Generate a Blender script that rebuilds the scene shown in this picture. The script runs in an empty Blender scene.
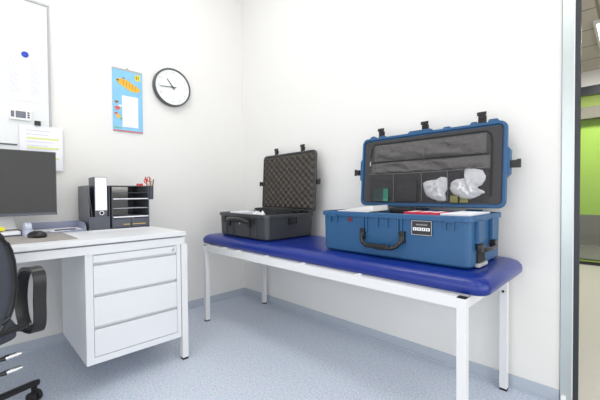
import bpy, bmesh, math, random
from mathutils import Vector, Matrix, noise
random.seed(7)
PI = math.pi
S = bpy.context.scene
COL = S.collection

# ------------------------------------------------------------------ materials
def srgb(r, g, b):
    def c(v):
        v /= 255
        return v / 12.92 if v <= .04045 else ((v + .055) / 1.055) ** 2.4
    return (c(r), c(g), c(b), 1)

def mat(name, col, rough=.5, metal=0, spec=.5, bump=0, bscale=200, var=0, vscale=5, coat=0, trans=0, emit=None, estr=0, alpha=1):
    m = bpy.data.materials.new(name); m.use_nodes = True
    nt = m.node_tree; b = nt.nodes['Principled BSDF']
    b.inputs['Base Color'].default_value = col
    b.inputs['Roughness'].default_value = rough
    b.inputs['Metallic'].default_value = metal
    b.inputs['Specular IOR Level'].default_value = spec
    b.inputs['Coat Weight'].default_value = coat
    b.inputs['Transmission Weight'].default_value = trans
    b.inputs['Alpha'].default_value = alpha
    if emit:
        b.inputs['Emission Color'].default_value = emit
        b.inputs['Emission Strength'].default_value = estr
    tc = nt.nodes.new('ShaderNodeTexCoord')
    n = nt.nodes.new('ShaderNodeTexNoise'); n.inputs['Scale'].default_value = vscale
    n.inputs['Detail'].default_value = 4
    nt.links.new(tc.outputs['Object'], n.inputs['Vector'])
    mx = nt.nodes.new('ShaderNodeMix'); mx.data_type = 'RGBA'
    v = max(var, .01)
    mx.inputs['A'].default_value = tuple(c * (1 - v) for c in col[:3]) + (1,)
    mx.inputs['B'].default_value = tuple(min(1, c * (1 + v)) for c in col[:3]) + (1,)
    nt.links.new(n.outputs['Fac'], mx.inputs['Factor'])
    nt.links.new(mx.outputs['Result'], b.inputs['Base Color'])
    if bump:
        n2 = nt.nodes.new('ShaderNodeTexNoise'); n2.inputs['Scale'].default_value = bscale
        n2.inputs['Detail'].default_value = 3
        nt.links.new(tc.outputs['Object'], n2.inputs['Vector'])
        bp = nt.nodes.new('ShaderNodeBump'); bp.inputs['Strength'].default_value = bump
        bp.inputs['Distance'].default_value = .002
        nt.links.new(n2.outputs['Fac'], bp.inputs['Height'])
        nt.links.new(bp.outputs['Normal'], b.inputs['Normal'])
    return m

M = {}
M['wall'] = mat('wall_paint', srgb(234, 233, 231), .85, spec=.2, bump=.35, bscale=160)
M['ceil'] = mat('ceiling_paint', srgb(236, 236, 233), .9, spec=.2)
M['base'] = mat('skirting_vinyl', srgb(182, 190, 202), .45, var=.03, vscale=30)
M['white'] = mat('white_powder_coat', srgb(228, 229, 231), .35, spec=.5)
M['desk'] = mat('desk_white', srgb(226, 228, 232), .4, var=.01)
M['blue_vinyl'] = mat('blue_vinyl', srgb(13, 41, 130), .28, spec=.5, bump=.15, bscale=350, var=.05, vscale=8)
M['blue_case'] = mat('blue_case_plastic', srgb(36, 86, 130), .42, bump=.25, bscale=500, var=.04)
M['black_case'] = mat('graphite_case_plastic', srgb(60, 62, 66), .38, bump=.3, bscale=500, var=.05)
M['black'] = mat('black_plastic', srgb(27, 27, 30), .32, var=.05)
M['rubber'] = mat('black_rubber', srgb(30, 30, 32), .7)
M['foam'] = mat('grey_foam', srgb(84, 80, 76), .95, spec=.1, bump=.5, bscale=400, var=.1, vscale=80)
M['foam_dark'] = mat('dark_foam', srgb(58, 58, 60), .95, spec=.1, bump=.5, bscale=400)
M['chrome'] = mat('chrome', srgb(210, 210, 212), .2, metal=1)
M['alu'] = mat('brushed_aluminium', srgb(196, 204, 205), .3, metal=.6, var=.05, vscale=3)
M['paper'] = mat('paper', srgb(240, 241, 248), .8, spec=.2)
M['paper_line'] = mat('printed_line', srgb(196, 200, 218), .8)
M['yellow'] = mat('yellow_highlight', srgb(226, 232, 150), .8)
M['sticky'] = mat('yellow_note', srgb(235, 225, 60), .8)
M['board'] = mat('whiteboard_enamel', srgb(228, 231, 232), .22, spec=.5)
M['grey'] = mat('light_grey_plastic', srgb(176, 178, 180), .4)
M['screen'] = mat('monitor_screen', srgb(66, 66, 66), .45, spec=.3)
M['bezel'] = mat('monitor_bezel', srgb(82, 84, 96), .4)
M['bluedot'] = mat('blue_magnet', srgb(30, 70, 190), .35)
M['lcd'] = mat('lcd_grey', srgb(112, 116, 128), .25)
M['organiser'] = mat('organiser_plastic', srgb(74, 78, 88), .35, var=.05)
M['tray'] = mat('smoky_blue_tray', srgb(142, 147, 172), .25, var=.03)
M['clear'] = mat('clear_lilac_plastic', srgb(205, 212, 232), .15, alpha=.75)
M['pad'] = mat('desk_pad', srgb(158, 153, 149), .8, var=.03)
M['fabric'] = mat('chair_mesh', srgb(70, 74, 84), .9, bump=.6, bscale=900, var=.08, vscale=300)
M['red'] = mat('red_plastic', srgb(205, 50, 40), .4)
M['redprint'] = mat('red_print', srgb(214, 42, 72), .6)
M['pencil'] = mat('pencil_wood', srgb(196, 168, 96), .6)
M['white_plastic'] = mat('white_plastic', srgb(244, 244, 244), .4)
M['clockface'] = mat('clock_face', srgb(236, 239, 240), .6)
M['numeral'] = mat('clock_numeral', srgb(196, 199, 200), .6)
M['hand'] = mat('clock_hand', srgb(84, 86, 88), .5)
M['clockrim'] = mat('clock_rim', srgb(84, 86, 88), .4)
M['calblue'] = mat('calendar_sky', srgb(134, 194, 230), .5, var=.16, vscale=20)
M['calyellow'] = mat('calendar_yellow', srgb(235, 180, 52), .5, var=.2, vscale=60)
M['calbrown'] = mat('calendar_brown', srgb(150, 100, 60), .5)
M['calgreen'] = mat('calendar_green', srgb(110, 170, 90), .5)
M['calred'] = mat('calendar_red', srgb(214, 96, 76), .5)
M['lining'] = mat('lid_lining_fabric', srgb(90, 88, 88), .6, spec=.4, var=.08, vscale=12)
M['lining_dark'] = mat('lid_border_fabric', srgb(64, 63, 66), .8, var=.05)
M['seam'] = mat('black_seam', srgb(36, 36, 38), .7)
M['piping'] = mat('grey_piping', srgb(104, 104, 106), .7)
M['net'] = mat('pocket_mesh', srgb(42, 42, 45), .8, alpha=.22)
M['bag'] = mat('plastic_bag', srgb(226, 228, 234), .35, spec=.5, bump=.8, bscale=60, var=.08, vscale=30)
M['olive'] = mat('olive_pouch', srgb(120, 116, 72), .7)
M['teal'] = mat('teal_print', srgb(60, 140, 120), .5)
M['darkteal'] = mat('dark_teal_box', srgb(52, 72, 74), .5)
M['label_black'] = mat('label_black', srgb(48, 44, 46), .5)
M['label_grey'] = mat('label_lettering', srgb(150, 148, 148), .5)
M['badge'] = mat('maroon_badge', srgb(104, 40, 50), .4)
M['frame_dark'] = mat('dark_frame', srgb(44, 48, 54), .4)
M['green'] = mat('green_wall', srgb(168, 210, 88), .7, var=.03, vscale=2)
M['beam'] = mat('grey_beam', srgb(120, 118, 108), .7)
M['corr_floor'] = mat('corridor_vinyl', srgb(194, 190, 182), .45, var=.05, vscale=220)
M['tile'] = mat('dark_floor_tile', srgb(118, 122, 118), .3, var=.06, vscale=3)
M['lamp'] = mat('lamp_diffuser', srgb(255, 255, 255), .5, emit=(1, 1, 1, 1), estr=3)
M['lime'] = mat('lime_strip', srgb(150, 176, 70), .5)

def floor_mat():
    m = bpy.data.materials.new('speckled_blue_vinyl'); m.use_nodes = True
    nt = m.node_tree; b = nt.nodes['Principled BSDF']
    b.inputs['Roughness'].default_value = .42
    tc = nt.nodes.new('ShaderNodeTexCoord')
    n = nt.nodes.new('ShaderNodeTexNoise'); n.inputs['Scale'].default_value = 95; n.inputs['Detail'].default_value = 3
    v = nt.nodes.new('ShaderNodeTexVoronoi'); v.inputs['Scale'].default_value = 170
    nt.links.new(tc.outputs['Object'], n.inputs['Vector']); nt.links.new(tc.outputs['Object'], v.inputs['Vector'])
    r = nt.nodes.new('ShaderNodeValToRGB')
    r.color_ramp.elements[0].position = .34; r.color_ramp.elements[0].color = srgb(180, 192, 211)
    r.color_ramp.elements[1].position = .66; r.color_ramp.elements[1].color = srgb(216, 223, 235)
    e = r.color_ramp.elements.new(.5); e.color = srgb(199, 208, 224)
    nt.links.new(n.outputs['Fac'], r.inputs['Fac'])
    mx = nt.nodes.new('ShaderNodeMix'); mx.data_type = 'RGBA'; mx.inputs['Factor'].default_value = .1
    nt.links.new(r.outputs['Color'], mx.inputs['A']); nt.links.new(v.outputs['Color'], mx.inputs['B'])
    h = nt.nodes.new('ShaderNodeHueSaturation'); h.inputs['Saturation'].default_value = 1.0
    nt.links.new(mx.outputs['Result'], h.inputs['Color'])
    nt.links.new(h.outputs['Color'], b.inputs['Base Color'])
    return m
M['floor'] = floor_mat()

def tile_mat(name, c1, c2, sx, sy, rough=.6):
    m = bpy.data.materials.new(name); m.use_nodes = True
    nt = m.node_tree; b = nt.nodes['Principled BSDF']; b.inputs['Roughness'].default_value = rough
    tc = nt.nodes.new('ShaderNodeTexCoord')
    br = nt.nodes.new('ShaderNodeTexBrick'); br.offset = 0
    br.inputs['Color1'].default_value = c1; br.inputs['Color2'].default_value = c1; br.inputs['Mortar'].default_value = c2
    br.inputs['Scale'].default_value = 1; br.inputs['Brick Width'].default_value = sx; br.inputs['Row Height'].default_value = sy
    br.inputs['Mortar Size'].default_value = .012
    nt.links.new(tc.outputs['Object'], br.inputs['Vector']); nt.links.new(br.outputs['Color'], b.inputs['Base Color'])
    return m
M['ceiltile'] = tile_mat('ceiling_tiles', srgb(206, 198, 188), srgb(150, 142, 134), .625, .5, .9)
M['floortile'] = tile_mat('glazed_room_tiles', srgb(122, 124, 118), srgb(84, 86, 82), .9, .9, .25)

def fabric_wrinkle(m, s=.8):
    nt = m.node_tree; b = nt.nodes['Principled BSDF']
    tc = nt.nodes.new('ShaderNodeTexCoord'); mp = nt.nodes.new('ShaderNodeMapping')
    mp.inputs['Scale'].default_value = (5, 2, 5); mp.inputs['Rotation'].default_value = (0, .6, 0)
    n = nt.nodes.new('ShaderNodeTexNoise'); n.inputs['Scale'].default_value = 3.4; n.inputs['Detail'].default_value = 3
    n.inputs['Distortion'].default_value = 1.2
    bp = nt.nodes.new('ShaderNodeBump'); bp.inputs['Strength'].default_value = s; bp.inputs['Distance'].default_value = .02
    nt.links.new(tc.outputs['Object'], mp.inputs['Vector']); nt.links.new(mp.outputs['Vector'], n.inputs['Vector'])
    nt.links.new(n.outputs['Fac'], bp.inputs['Height']); nt.links.new(bp.outputs['Normal'], b.inputs['Normal'])
fabric_wrinkle(M['lining'])

# ------------------------------------------------------------------ geometry helpers
def box(bm, x0, x1, y0, y1, z0, z1, bev=0, seg=2):
    if x0 > x1: x0, x1 = x1, x0
    if y0 > y1: y0, y1 = y1, y0
    if z0 > z1: z0, z1 = z1, z0
    r = bmesh.ops.create_cube(bm, size=1)
    for v in r['verts']:
        v.co = Vector((x0 + (v.co.x + .5) * (x1 - x0), y0 + (v.co.y + .5) * (y1 - y0), z0 + (v.co.z + .5) * (z1 - z0)))
    if bev:
        es = list({e for v in r['verts'] for e in v.link_edges})
        bmesh.ops.bevel(bm, geom=es, offset=bev, segments=seg, profile=.7, affect='EDGES')

def rrect(w, d, r, n=5):
    r = min(r, w / 2 - 1e-4, d / 2 - 1e-4); out = []
    for cx, cy, a0 in ((w/2-r, d/2-r, 0), (-w/2+r, d/2-r, PI/2), (-w/2+r, -d/2+r, PI), (w/2-r, -d/2+r, 1.5*PI)):
        for i in range(n + 1):
            a = a0 + PI / 2 * i / n
            out.append((cx + r * math.cos(a), cy + r * math.sin(a)))
    return out

def loft(bm, secs, n=5, cap0=True, cap1=True, axis='z'):
    """secs: (h, w, d, r, cx, cy) rounded rectangles stacked along the axis"""
    loops = []
    for s in secs:
        h, w, d, r = s[:4]; cx, cy = (s[4], s[5]) if len(s) > 4 else (0, 0)
        L = []
        for x, y in rrect(w, d, r, n):
            p = (x + cx, y + cy, h)
            if axis == 'y': p = (p[0], -p[2], p[1])      # height grows to -y
            if axis == 'x': p = (p[2], p[0], p[1])
            L.append(bm.verts.new(p))
        loops.append(L)
    for a, b in zip(loops, loops[1:]):
        k = len(a)
        for i in range(k): bm.faces.new((a[i], a[(i+1) % k], b[(i+1) % k], b[i]))
    if cap0: bm.faces.new(loops[0][::-1])
    if cap1: bm.faces.new(loops[-1])

def tube(bm, pts, r, n=10, ry=None, up=None, caps=True):
    pts = [Vector(p) for p in pts]; loops = []
    for i, p in enumerate(pts):
        t = (pts[min(i+1, len(pts)-1)] - pts[max(i-1, 0)]).normalized()
        ref = Vector(up) if up else (Vector((0, 0, 1)) if abs(t.z) < .9 else Vector((1, 0, 0)))
        a = t.cross(ref).normalized(); b = a.cross(t)
        rr = r[i] if isinstance(r, (list, tuple)) else r
        rb = ry if ry is not None else rr
        loops.append([bm.verts.new(p + a * rr * math.cos(2*PI*k/n) + b * rb * math.sin(2*PI*k/n)) for k in range(n)])
    for A, B in zip(loops, loops[1:]):
        for k in range(n): bm.faces.new((A[k], A[(k+1) % n], B[(k+1) % n], B[k]))
    if caps:
        bm.faces.new(loops[0][::-1]); bm.faces.new(loops[-1])

def lathe(bm, prof, n=32, axis='z', c=(0, 0, 0), caps=True):
    loops = []
    for r, h in prof:
        L = []
        for k in range(n):
            a = 2 * PI * k / n; x, y = r * math.cos(a), r * math.sin(a)
            p = {'z': (x, y, h), 'x': (h, x, y), 'y': (x, h, y)}[axis]
            L.append(bm.verts.new((p[0]+c[0], p[1]+c[1], p[2]+c[2])))
        loops.append(L)
    for A, B in zip(loops, loops[1:]):
        for k in range(n): bm.faces.new((A[k], A[(k+1) % n], B[(k+1) % n], B[k]))
    if not caps: return
    if prof[0][0] > 1e-5: bm.faces.new(loops[0][::-1])
    if prof[-1][0] > 1e-5: bm.faces.new(loops[-1])

def poly(bm, pts, plane_fn, t):
    """flat outline pts (a,b) given thickness t through plane_fn(a,b,h)"""
    A = [bm.verts.new(plane_fn(a, b, 0)) for a, b in pts]; B = [bm.verts.new(plane_fn(a, b, t)) for a, b in pts]
    bm.faces.new(A); bm.faces.new(B[::-1])
    k = len(pts)
    for i in range(k): bm.faces.new((A[i], B[i], B[(i+1) % k], A[(i+1) % k]))

def obj(name, bm, m, parent=None, smooth=None, label=None):
    bmesh.ops.remove_doubles(bm, verts=bm.verts, dist=1e-6)
    bmesh.ops.recalc_face_normals(bm, faces=bm.faces)
    me = bpy.data.meshes.new(name); bm.to_mesh(me); bm.free()
    o = bpy.data.objects.new(name, me); COL.objects.link(o)
    me.materials.append(M[m] if isinstance(m, str) else m)
    if smooth is not None:
        for p in me.polygons: p.use_smooth = True
        md = o.modifiers.new('edge', 'EDGE_SPLIT'); md.split_angle = math.radians(smooth)
    if parent: o.parent = parent
    if label: o['label'] = label
    return o
def nb(): return bmesh.new()
def bx(name, args, m, parent=None, bev=0, label=None):
    bm = nb(); box(bm, *args, bev=bev); return obj(name, bm, m, parent, label=label)
def tag(o, label, cat, group=None):
    o['label'] = label; o['category'] = cat
    if group: o['group'] = group
    return o
def thing(name, label, cat, loc=(0, 0, 0), rz=0, group=None):
    o = bpy.data.objects.new(name, None); COL.objects.link(o); o.empty_display_size = .1
    o.location = loc; o.rotation_euler = (0, 0, rz)
    return tag(o, label, cat, group)
def struct(name, args, m, bev=0, parent=None):
    o = bx(name, args, m, parent, bev)
    o['kind'] = 'structure'
    return o
def center(o):
    """put the origin of a top-level mesh at the middle of its base"""
    bb = [Vector(c) for c in o.bound_box]
    c = Vector((sum(v.x for v in bb)/8, sum(v.y for v in bb)/8, min(v.z for v in bb)))
    o.data.transform(Matrix.Translation(-c)); o.location = o.location + c
    return o

# ------------------------------------------------------------------ the room
CH = 3.25
struct('floor', (0, 2.54, -4.0, 0, -.06, 0), 'floor')
struct('floor', (2.54, 5.0, -4.0, .09, -.06, -.0005), 'corr_floor')
struct('floor', (-.5, 5.0, .09, 4.02, -.06, -.0005), 'corr_floor')
struct('ceiling', (0, 5.0, -4.0, 0, CH, CH+.1), 'ceil')
struct('ceiling', (-.5, 5.0, .09, 4.1, 2.62, 2.72), 'ceiltile')
struct('wall_lintel', (2.50, 5.0, 0, .09, 2.62, CH), 'wall')
struct('wall_left', (-.12, 0, -4.0, 0, 0, CH), 'wall')
struct('wall_right', (-.12, 2.50, 0, .09, 0, CH), 'wall')
struct('wall_near', (0, 5.0, -4.12, -4.0, 0, .25), 'wall')
struct('wall_near', (0, 5.0, -4.12, -4.0, 2.35, CH), 'wall')
struct('wall_near', (0, .5, -4.12, -4.0, .25, 2.35), 'wall')
struct('wall_near', (4.6, 5.0, -4.12, -4.0, .25, 2.35), 'wall')
w = struct('window_fill', (.5, 4.6, -4.1, -4.02, .25, .29), 'white')  # unseen window, added to fill the right wall beneath the couch
bm = nb()
box(bm, .5, 4.6, -4.1, -4.02, 2.31, 2.35)
for x in (.5, 1.85, 3.2, 4.56): box(bm, x, x+.04, -4.1, -4.02, .29, 2.31)
obj('window_frame', bm, 'white', w)  # frame of the added fill window
# corridor side wall with a long unseen window behind the camera, lowered for fill
struct('wall_far', (5.0, 5.1, -4.12, 4.1, 0, .2), 'wall')
struct('wall_far', (5.0, 5.1, -4.12, 4.1, 2.4, CH), 'wall')
struct('wall_far', (5.0, 5.1, -4.12, -3.4, .2, 2.4), 'wall')
struct('wall_far', (5.0, 5.1, .6, 4.1, .2, 2.4), 'wall')
w = struct('window_1', (5.0, 5.06, -3.4, .6, .2, .24), 'white')
bm = nb()
box(bm, 5.0, 5.06, -3.4, .6, 2.36, 2.4)
for y in (-3.4, -2.07, -.73, .56): box(bm, 5.0, 5.06, y, y+.04, .24, 2.36)
obj('window_frame', bm, 'white', w)
struct('baseboard_right', (.006, 2.50, -.006, 0, 0, .067), 'base', bev=.001)
struct('baseboard_left', (0, .006, -4.0, -.0, 0, .067), 'base', bev=.001)
bm = nb(); box(bm, .006, 2.50, -.012, -.006, 0, .012); o = obj('trim_3', bm, 'base'); o['kind'] = 'structure'
bm = nb(); box(bm, .006, .012, -4.0, -.012, 0, .012); o = obj('trim_4', bm, 'base'); o['kind'] = 'structure'
# door jamb where the right wall ends
struct('trim_1', (2.502, 2.549, -.008, .09, 0, CH), 'alu', bev=.002)
struct('trim_2', (2.549, 2.568, -.010, .012, .012, CH), 'frame_dark', bev=.001)
struct('trim_5', (2.5445, 2.5487, -.0115, -.008, 0, CH), 'white')
tag(center(bx('door_stop', (2.508, 2.526, -.03, -.0085, 0, .055), 'white_plastic', bev=.003)), 'small white plastic door stop at the foot of the metal jamb', 'door stop')

# glazed partition across the corridor and the green walled space behind it
PYY = 4.02
struct('wall_glazed', (-.5, 5.0, PYY, PYY+.08, 2.30, 2.42), 'frame_dark')
struct('wall_glazed_infill', (-.5, 5.0, PYY, PYY+.08, 2.42, 2.72), 'wall')
struct('wall_glazed_rail', (-.5, 5.0, PYY, PYY+.08, 0, .07), 'frame_dark')
struct('trim_6', (-.5, 5.0, PYY-.01, PYY, .045, .06), 'lime')
gl = bpy.data.materials.new('clear_glass'); gl.use_nodes = True
nt = gl.node_tree; nt.nodes.clear()
out = nt.nodes.new('ShaderNodeOutputMaterial'); tr = nt.nodes.new('ShaderNodeBsdfTransparent'); gs = nt.nodes.new('ShaderNodeBsdfGlossy')
gs.inputs['Roughness'].default_value = .02; mx = nt.nodes.new('ShaderNodeMixShader'); mx.inputs[0].default_value = .06
nt.links.new(tr.outputs[0], mx.inputs[1]); nt.links.new(gs.outputs[0], mx.inputs[2]); nt.links.new(mx.outputs[0], out.inputs[0])
M['glass'] = gl
struct('window_2', (-.5, 5.0, PYY+.035, PYY+.045, .07, 2.30), 'glass')
struct('floor', (-.5, 5.0, PYY+.08, 6.6, -.06, -.001), 'floortile')
struct('ceiling', (-.5, 5.0, PYY+.08, 6.6, 2.9, 3.0), 'ceil')
struct('wall_green', (-.5, 5.0, 6.3, 6.4, .56, 2.33), 'green')
struct('wall_green_plinth', (-.5, 5.0, 6.27, 6.4, 0, .56), 'floortile')
struct('wall_green_header', (-.5, 5.0, 6.1, 6.4, 2.33, 2.54), 'beam')
struct('wall_green_top', (-.5, 5.0, 6.3, 6.4, 2.54, 3.5), 'lime')
struct('wall_side', (4.9, 5.0, PYY+.08, 6.4, 0, 3.0), 'wall')
struct('wall_side', (-.6, -.5, .09, 6.4, 0, 3.0), 'wall')

# ------------------------------------------------------------------ lamps
def area(name, loc, rot, sx, sy, e, col=(1, 1, 1), parent=None):
    l = bpy.data.lights.new(name, 'AREA'); l.shape = 'RECTANGLE'; l.size = sx; l.size_y = sy; l.energy = e; l.color = col
    o = bpy.data.objects.new(name, l); COL.objects.link(o); o.location = loc; o.rotation_euler = rot
    if parent: o.parent = parent
    return o
def panel(x, y, z, sx, sy, e, label, col=(1, .985, .96)):
    t = thing('ceiling_light', label, 'ceiling light', (x, y, z))
    bm = nb()
    for a in ((-sx/2-.02, -sx/2, -sy/2-.02, sy/2+.02), (sx/2, sx/2+.02, -sy/2-.02, sy/2+.02), (-sx/2, sx/2, -sy/2-.02, -sy/2), (-sx/2, sx/2, sy/2, sy/2+.02)):
        box(bm, *a, -.03, 0)
    obj('frame', bm, 'white', t)
    bx('diffuser', (-sx/2, sx/2, -sy/2, sy/2, -.02, -.005), 'lamp', t)
    area('lamp', (0, 0, -.032), (0, 0, 0), sx, sy, e, col, t)
LC = (1, .97, .92)
panel(1.15, -1.25, CH, 1.2, .6, 17, 'flush ceiling light panel above the middle of the room', LC)
panel(2.2, -2.9, CH, 1.2, .6, 13, 'flush ceiling light panel behind the camera', LC)
panel(3.9, -1.6, CH, .6, 1.2, 10, 'unseen flush ceiling panel added as front fill in the corridor', LC)  # out-of-view panel added for front fill
panel(2.62, 2.75, 2.62, .3, .85, 50, 'bright ceiling light strip beyond the door jamb', (1, .98, .96))
panel(2.4, 5.3, 2.9, 1.2, .4, 60, 'ceiling light in the green walled space', (1, .97, .9))
# window light; the near-wall one is fill added for under the couch
area('daylight_fill', (4.98, -1.4, 1.3), (0, PI/2, 0), 2.1, 3.9, 74, (1, .995, .985))
area('daylight_fill', (2.55, -3.98, 1.3), (PI/2, 0, 0), 4.0, 2.0, 50, (1, .995, .985))

# ------------------------------------------------------------------ wall clock
def wall_poly(name, y0, y1, z0, z1, x0, x1, m, parent=None, **k): return bx(name, (x0, x1, y0, y1, z0, z1), m, parent, **k)
ck = thing('wall_clock', 'round wall clock with dark grey rim and white face', 'wall clock', (0, -.728, 1.884))
bm = nb(); lathe(bm, [(.150, .001), (.155, .006), (.155, .04), (.151, .045), (.144, .045), (.1415, .030), (.1415, .002), (.150, .001)], 64, 'x', caps=False); obj('case', bm, 'clockrim', ck, 40)
bm = nb(); lathe(bm, [(0, .002), (.1415, .002), (.1415, .036), (0, .036)], 64, 'x'); obj('dial', bm, 'clockface', ck)
def xform(p, a): return (p[0]*math.cos(a)-p[1]*math.sin(a), p[0]*math.sin(a)+p[1]*math.cos(a))
def hand(name, ang, ln, tail, w, x):
    bm = nb(); pts = [xform(p, ang) for p in ((-w, -tail), (w, -tail), (w*.6, ln), (-w*.6, ln))]
    poly(bm, pts, lambda a, b, h: (x+h, a, b), .0015); return obj(name, bm, 'hand', ck)
hand('hour_hand', math.radians(38), .078, .02, .005, .0385)
hand('minute_hand', math.radians(95), .108, .028, .0042, .041)
bm = nb(); lathe(bm, [(0, .036), (.007, .036), (.007, .044), (0, .044)], 16, 'x'); obj('hub', bm, 'hand', ck)
for i in range(1, 13):
    cu = bpy.data.curves.new('numeral', 'FONT'); cu.body = str(i); cu.size = .03; cu.align_x = 'CENTER'; cu.align_y = 'CENTER'; cu.extrude = .0003
    t = bpy.data.objects.new('numeral', cu); COL.objects.link(t); bpy.context.view_layer.update()
    me = bpy.data.meshes.new_from_object(t.evaluated_get(bpy.context.evaluated_depsgraph_get())); bpy.data.objects.remove(t)
    o = bpy.data.objects.new('numeral', me); COL.objects.link(o); me.materials.clear(); me.materials.append(M['numeral']); o.parent = ck
    a = PI/2 - i*PI/6
    o.rotation_euler = (PI/2, 0, PI/2); o.location = (.0372, .116*math.cos(a), .116*math.sin(a))

# ------------------------------------------------------------------ calendar
cal = thing('calendar', 'light blue hanging wall calendar with orange picture above a white date grid', 'calendar', (0, -1.068, 1.479))
W, H = .212, .469
bx('page', (.002, .010, -W/2, W/2, 0, H), 'calblue', cal, label='pale blue picture page')
bx('binding', (.001, .012, -W/2, W/2, H-.012, H), 'grey', cal)
bm = nb(); lathe(bm, [(.006, .001), (.009, .001), (.009, .004), (.006, .004)], 12, 'x', (0, 0, H+.006)); obj('hanger', bm, 'grey', cal)
bx('date_grid', (.0102, .0108, -.042, .072, .035, .27), 'paper', cal, label='white date grid')
bm = nb()
for i in range(6): box(bm, .0109, .0112, -.036, .066, .05+i*.037, .0512+i*.037)
for i in range(3): box(bm, .0109, .0112, -.012+i*.025, -.0112+i*.025, .04, .265)
obj('grid_lines', bm, 'paper_line', cal)
f = lambda a, b, h: (.0104+h, a, b)
bm = nb()
pts = []
for k in range(28):
    a = 2*PI*k/28; p = xform((.088*math.cos(a)*(1+.06*math.sin(5*a)), .030*math.sin(a)*(1+.12*math.sin(4*a))), -.36); pts.append((p[0]+.004, p[1]+.352))
poly(bm, pts, f, .0006); obj('picture_shape', bm, 'calyellow', cal)
bm = nb()
for i in range(5):
    c = xform((-.045+i*.022, 0), -.36); poly(bm, [(c[0]+.012-.002+q[0], c[1]+.352+q[1]) for q in ((0, -.018), (.003, -.018), (.005, .017), (.002, .017))], lambda a, b, h: (.0111+h, a, b), .0003)
obj('picture_shape', bm, 'calbrown', cal)
for (a, b, s, m) in ((-.075, .17, .02, 'calred'), (-.055, .19, .012, 'paper'), (-.08, .215, .014, 'calbrown'), (-.07, .11, .018, 'calyellow'), (-.05, .095, .01, 'calgreen'), (-.085, .13, .012, 'calred'), (-.03, .40, .008, 'calbrown'), (-.07, .38, .009, 'calbrown')):
    bm = nb(); poly(bm, [(a+s*(1+.25*math.sin(3*t))*math.cos(t), b+s*.7*math.sin(t)) for t in [2*PI*k/12 for k in range(12)]], f, .0006); obj('picture_shape', bm, m, cal)
bm = nb(); box(bm, .0102, .0108, .052, .090, .40, .445); obj('picture_shape', bm, 'sticky', cal)
bm = nb(); 
for i in range(2): box(bm, .0109, .0112, .058+i*.014, .066+i*.014, .407, .436)
obj('picture_shape', bm, 'calbrown', cal)
bx('bottom_strip', (.0101, .0112, -W/2, W/2, 0, .008), 'calred', cal, label='red strip along the bottom edge')
bm = nb()
for i in range(4): box(bm, .0102, .0108, -.098+i*.012, -.09+i*.012, .02, .03)
obj('picture_shape', bm, 'calgreen', cal)

# ------------------------------------------------------------------ whiteboard and what hangs on it
wb = thing('whiteboard', 'large white enamel board with thin aluminium frame on the left wall', 'whiteboard', (0, -2.33, 1.14))
bx('writing_surface', (.002, .014, -.77, .772, .012, 1.09), 'board', wb)
bm = nb()
box(bm, .001, .018, .773, .785, 0, 1.105, bev=.002); box(bm, .001, .020, -.785, -.770, 0, 1.105, bev=.002)
box(bm, .001, .020, -.77, .77, 1.09, 1.105, bev=.002); box(bm, .001, .020, -.77, .77, 0, .014, bev=.002)
obj('frame', bm, 'grey', wb)
for s in (1, -1): bx('corner_cap', (.001, .024, s*.765, s*.790, -.006, .02), 'grey', wb, bev=.003)
tag(center(bx('magnetic_strip', (.0145, .022, -2.3, -1.722, 1.314, 1.322), 'bezel', bev=.001)), 'thin dark magnetic strip on the whiteboard just above the monitor', 'magnetic strip')

def sheet(name, label, y0, y1, z0, z1, x, rows, cols, tilt=0):
    t = thing(name, label, 'paper', (x, (y0+y1)/2, z0))
    w_ = (y1-y0)/2; h = z1-z0
    bx('page', (0, .0006, -w_, w_, 0, h), 'paper', t)
    for c0, c1 in cols:
        bm = nb()
        for i in range(rows):
            z = h*.88 - i*h*.76/rows
            if z < .02: continue
            l = random.uniform(.6, 1)
            box(bm, .0007, .0010, -w_+2*w_*c0, -w_+2*w_*(c0+(c1-c0)*l), z, z+.0035)
        obj('text_column', bm, 'paper_line', t)
    t.rotation_euler = (tilt, 0, 0)
    return t
sheet('notice_sheet', 'printed sheet with two columns of text under the blue magnet', -1.774, -1.572, 1.60, 1.885, .0150, 20, ((.1, .4), (.62, .92)), .02)
s2 = sheet('notice_sheet', 'schedule sheet with two yellow bars hanging past the whiteboard edge', -1.712, -1.488, 1.165, 1.448, .0215, 9, ((.15, .85),))
for z in (.196, .136, .07): bx('highlight_bar', (.0007, .0011, -.075, .09, z, z+.012), 'yellow', s2, label='pale yellow bar')
bm = nb(); lathe(bm, [(0, 0), (.017, 0), (.018, .002), (.018, .007), (.015, .010), (0, .0105)], 24, 'x'); o = obj('round_magnet', bm, 'bluedot', None, 40)
o.location = (.0161, -1.675, 1.889); tag(o, 'round blue magnet holding the two column sheet', 'magnet')
o = center(bx('square_magnet', (.0222, .033, -1.636, -1.604, 1.448, 1.478), 'black', bev=.002)); tag(o, 'small black square magnet above the yellow barred schedule', 'magnet')
th = thing('room_thermometer', 'white digital thermometer with grey display on the whiteboard', 'thermometer', (.0145, -1.704, 1.473))
bx('housing', (0, .016, -.053, .053, 0, .068), 'white_plastic', th, bev=.004)
bx('display', (.0161, .0168, -.024, .026, .012, .054), 'lcd', th)
bx('button_panel', (.0161, .0170, -.047, -.030, .014, .052), 'lcd', th)
for z in (.014, .028, .042): bx('button', (.0161, .0180, .033, .044, z, z+.010), 'bezel', th)

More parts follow.
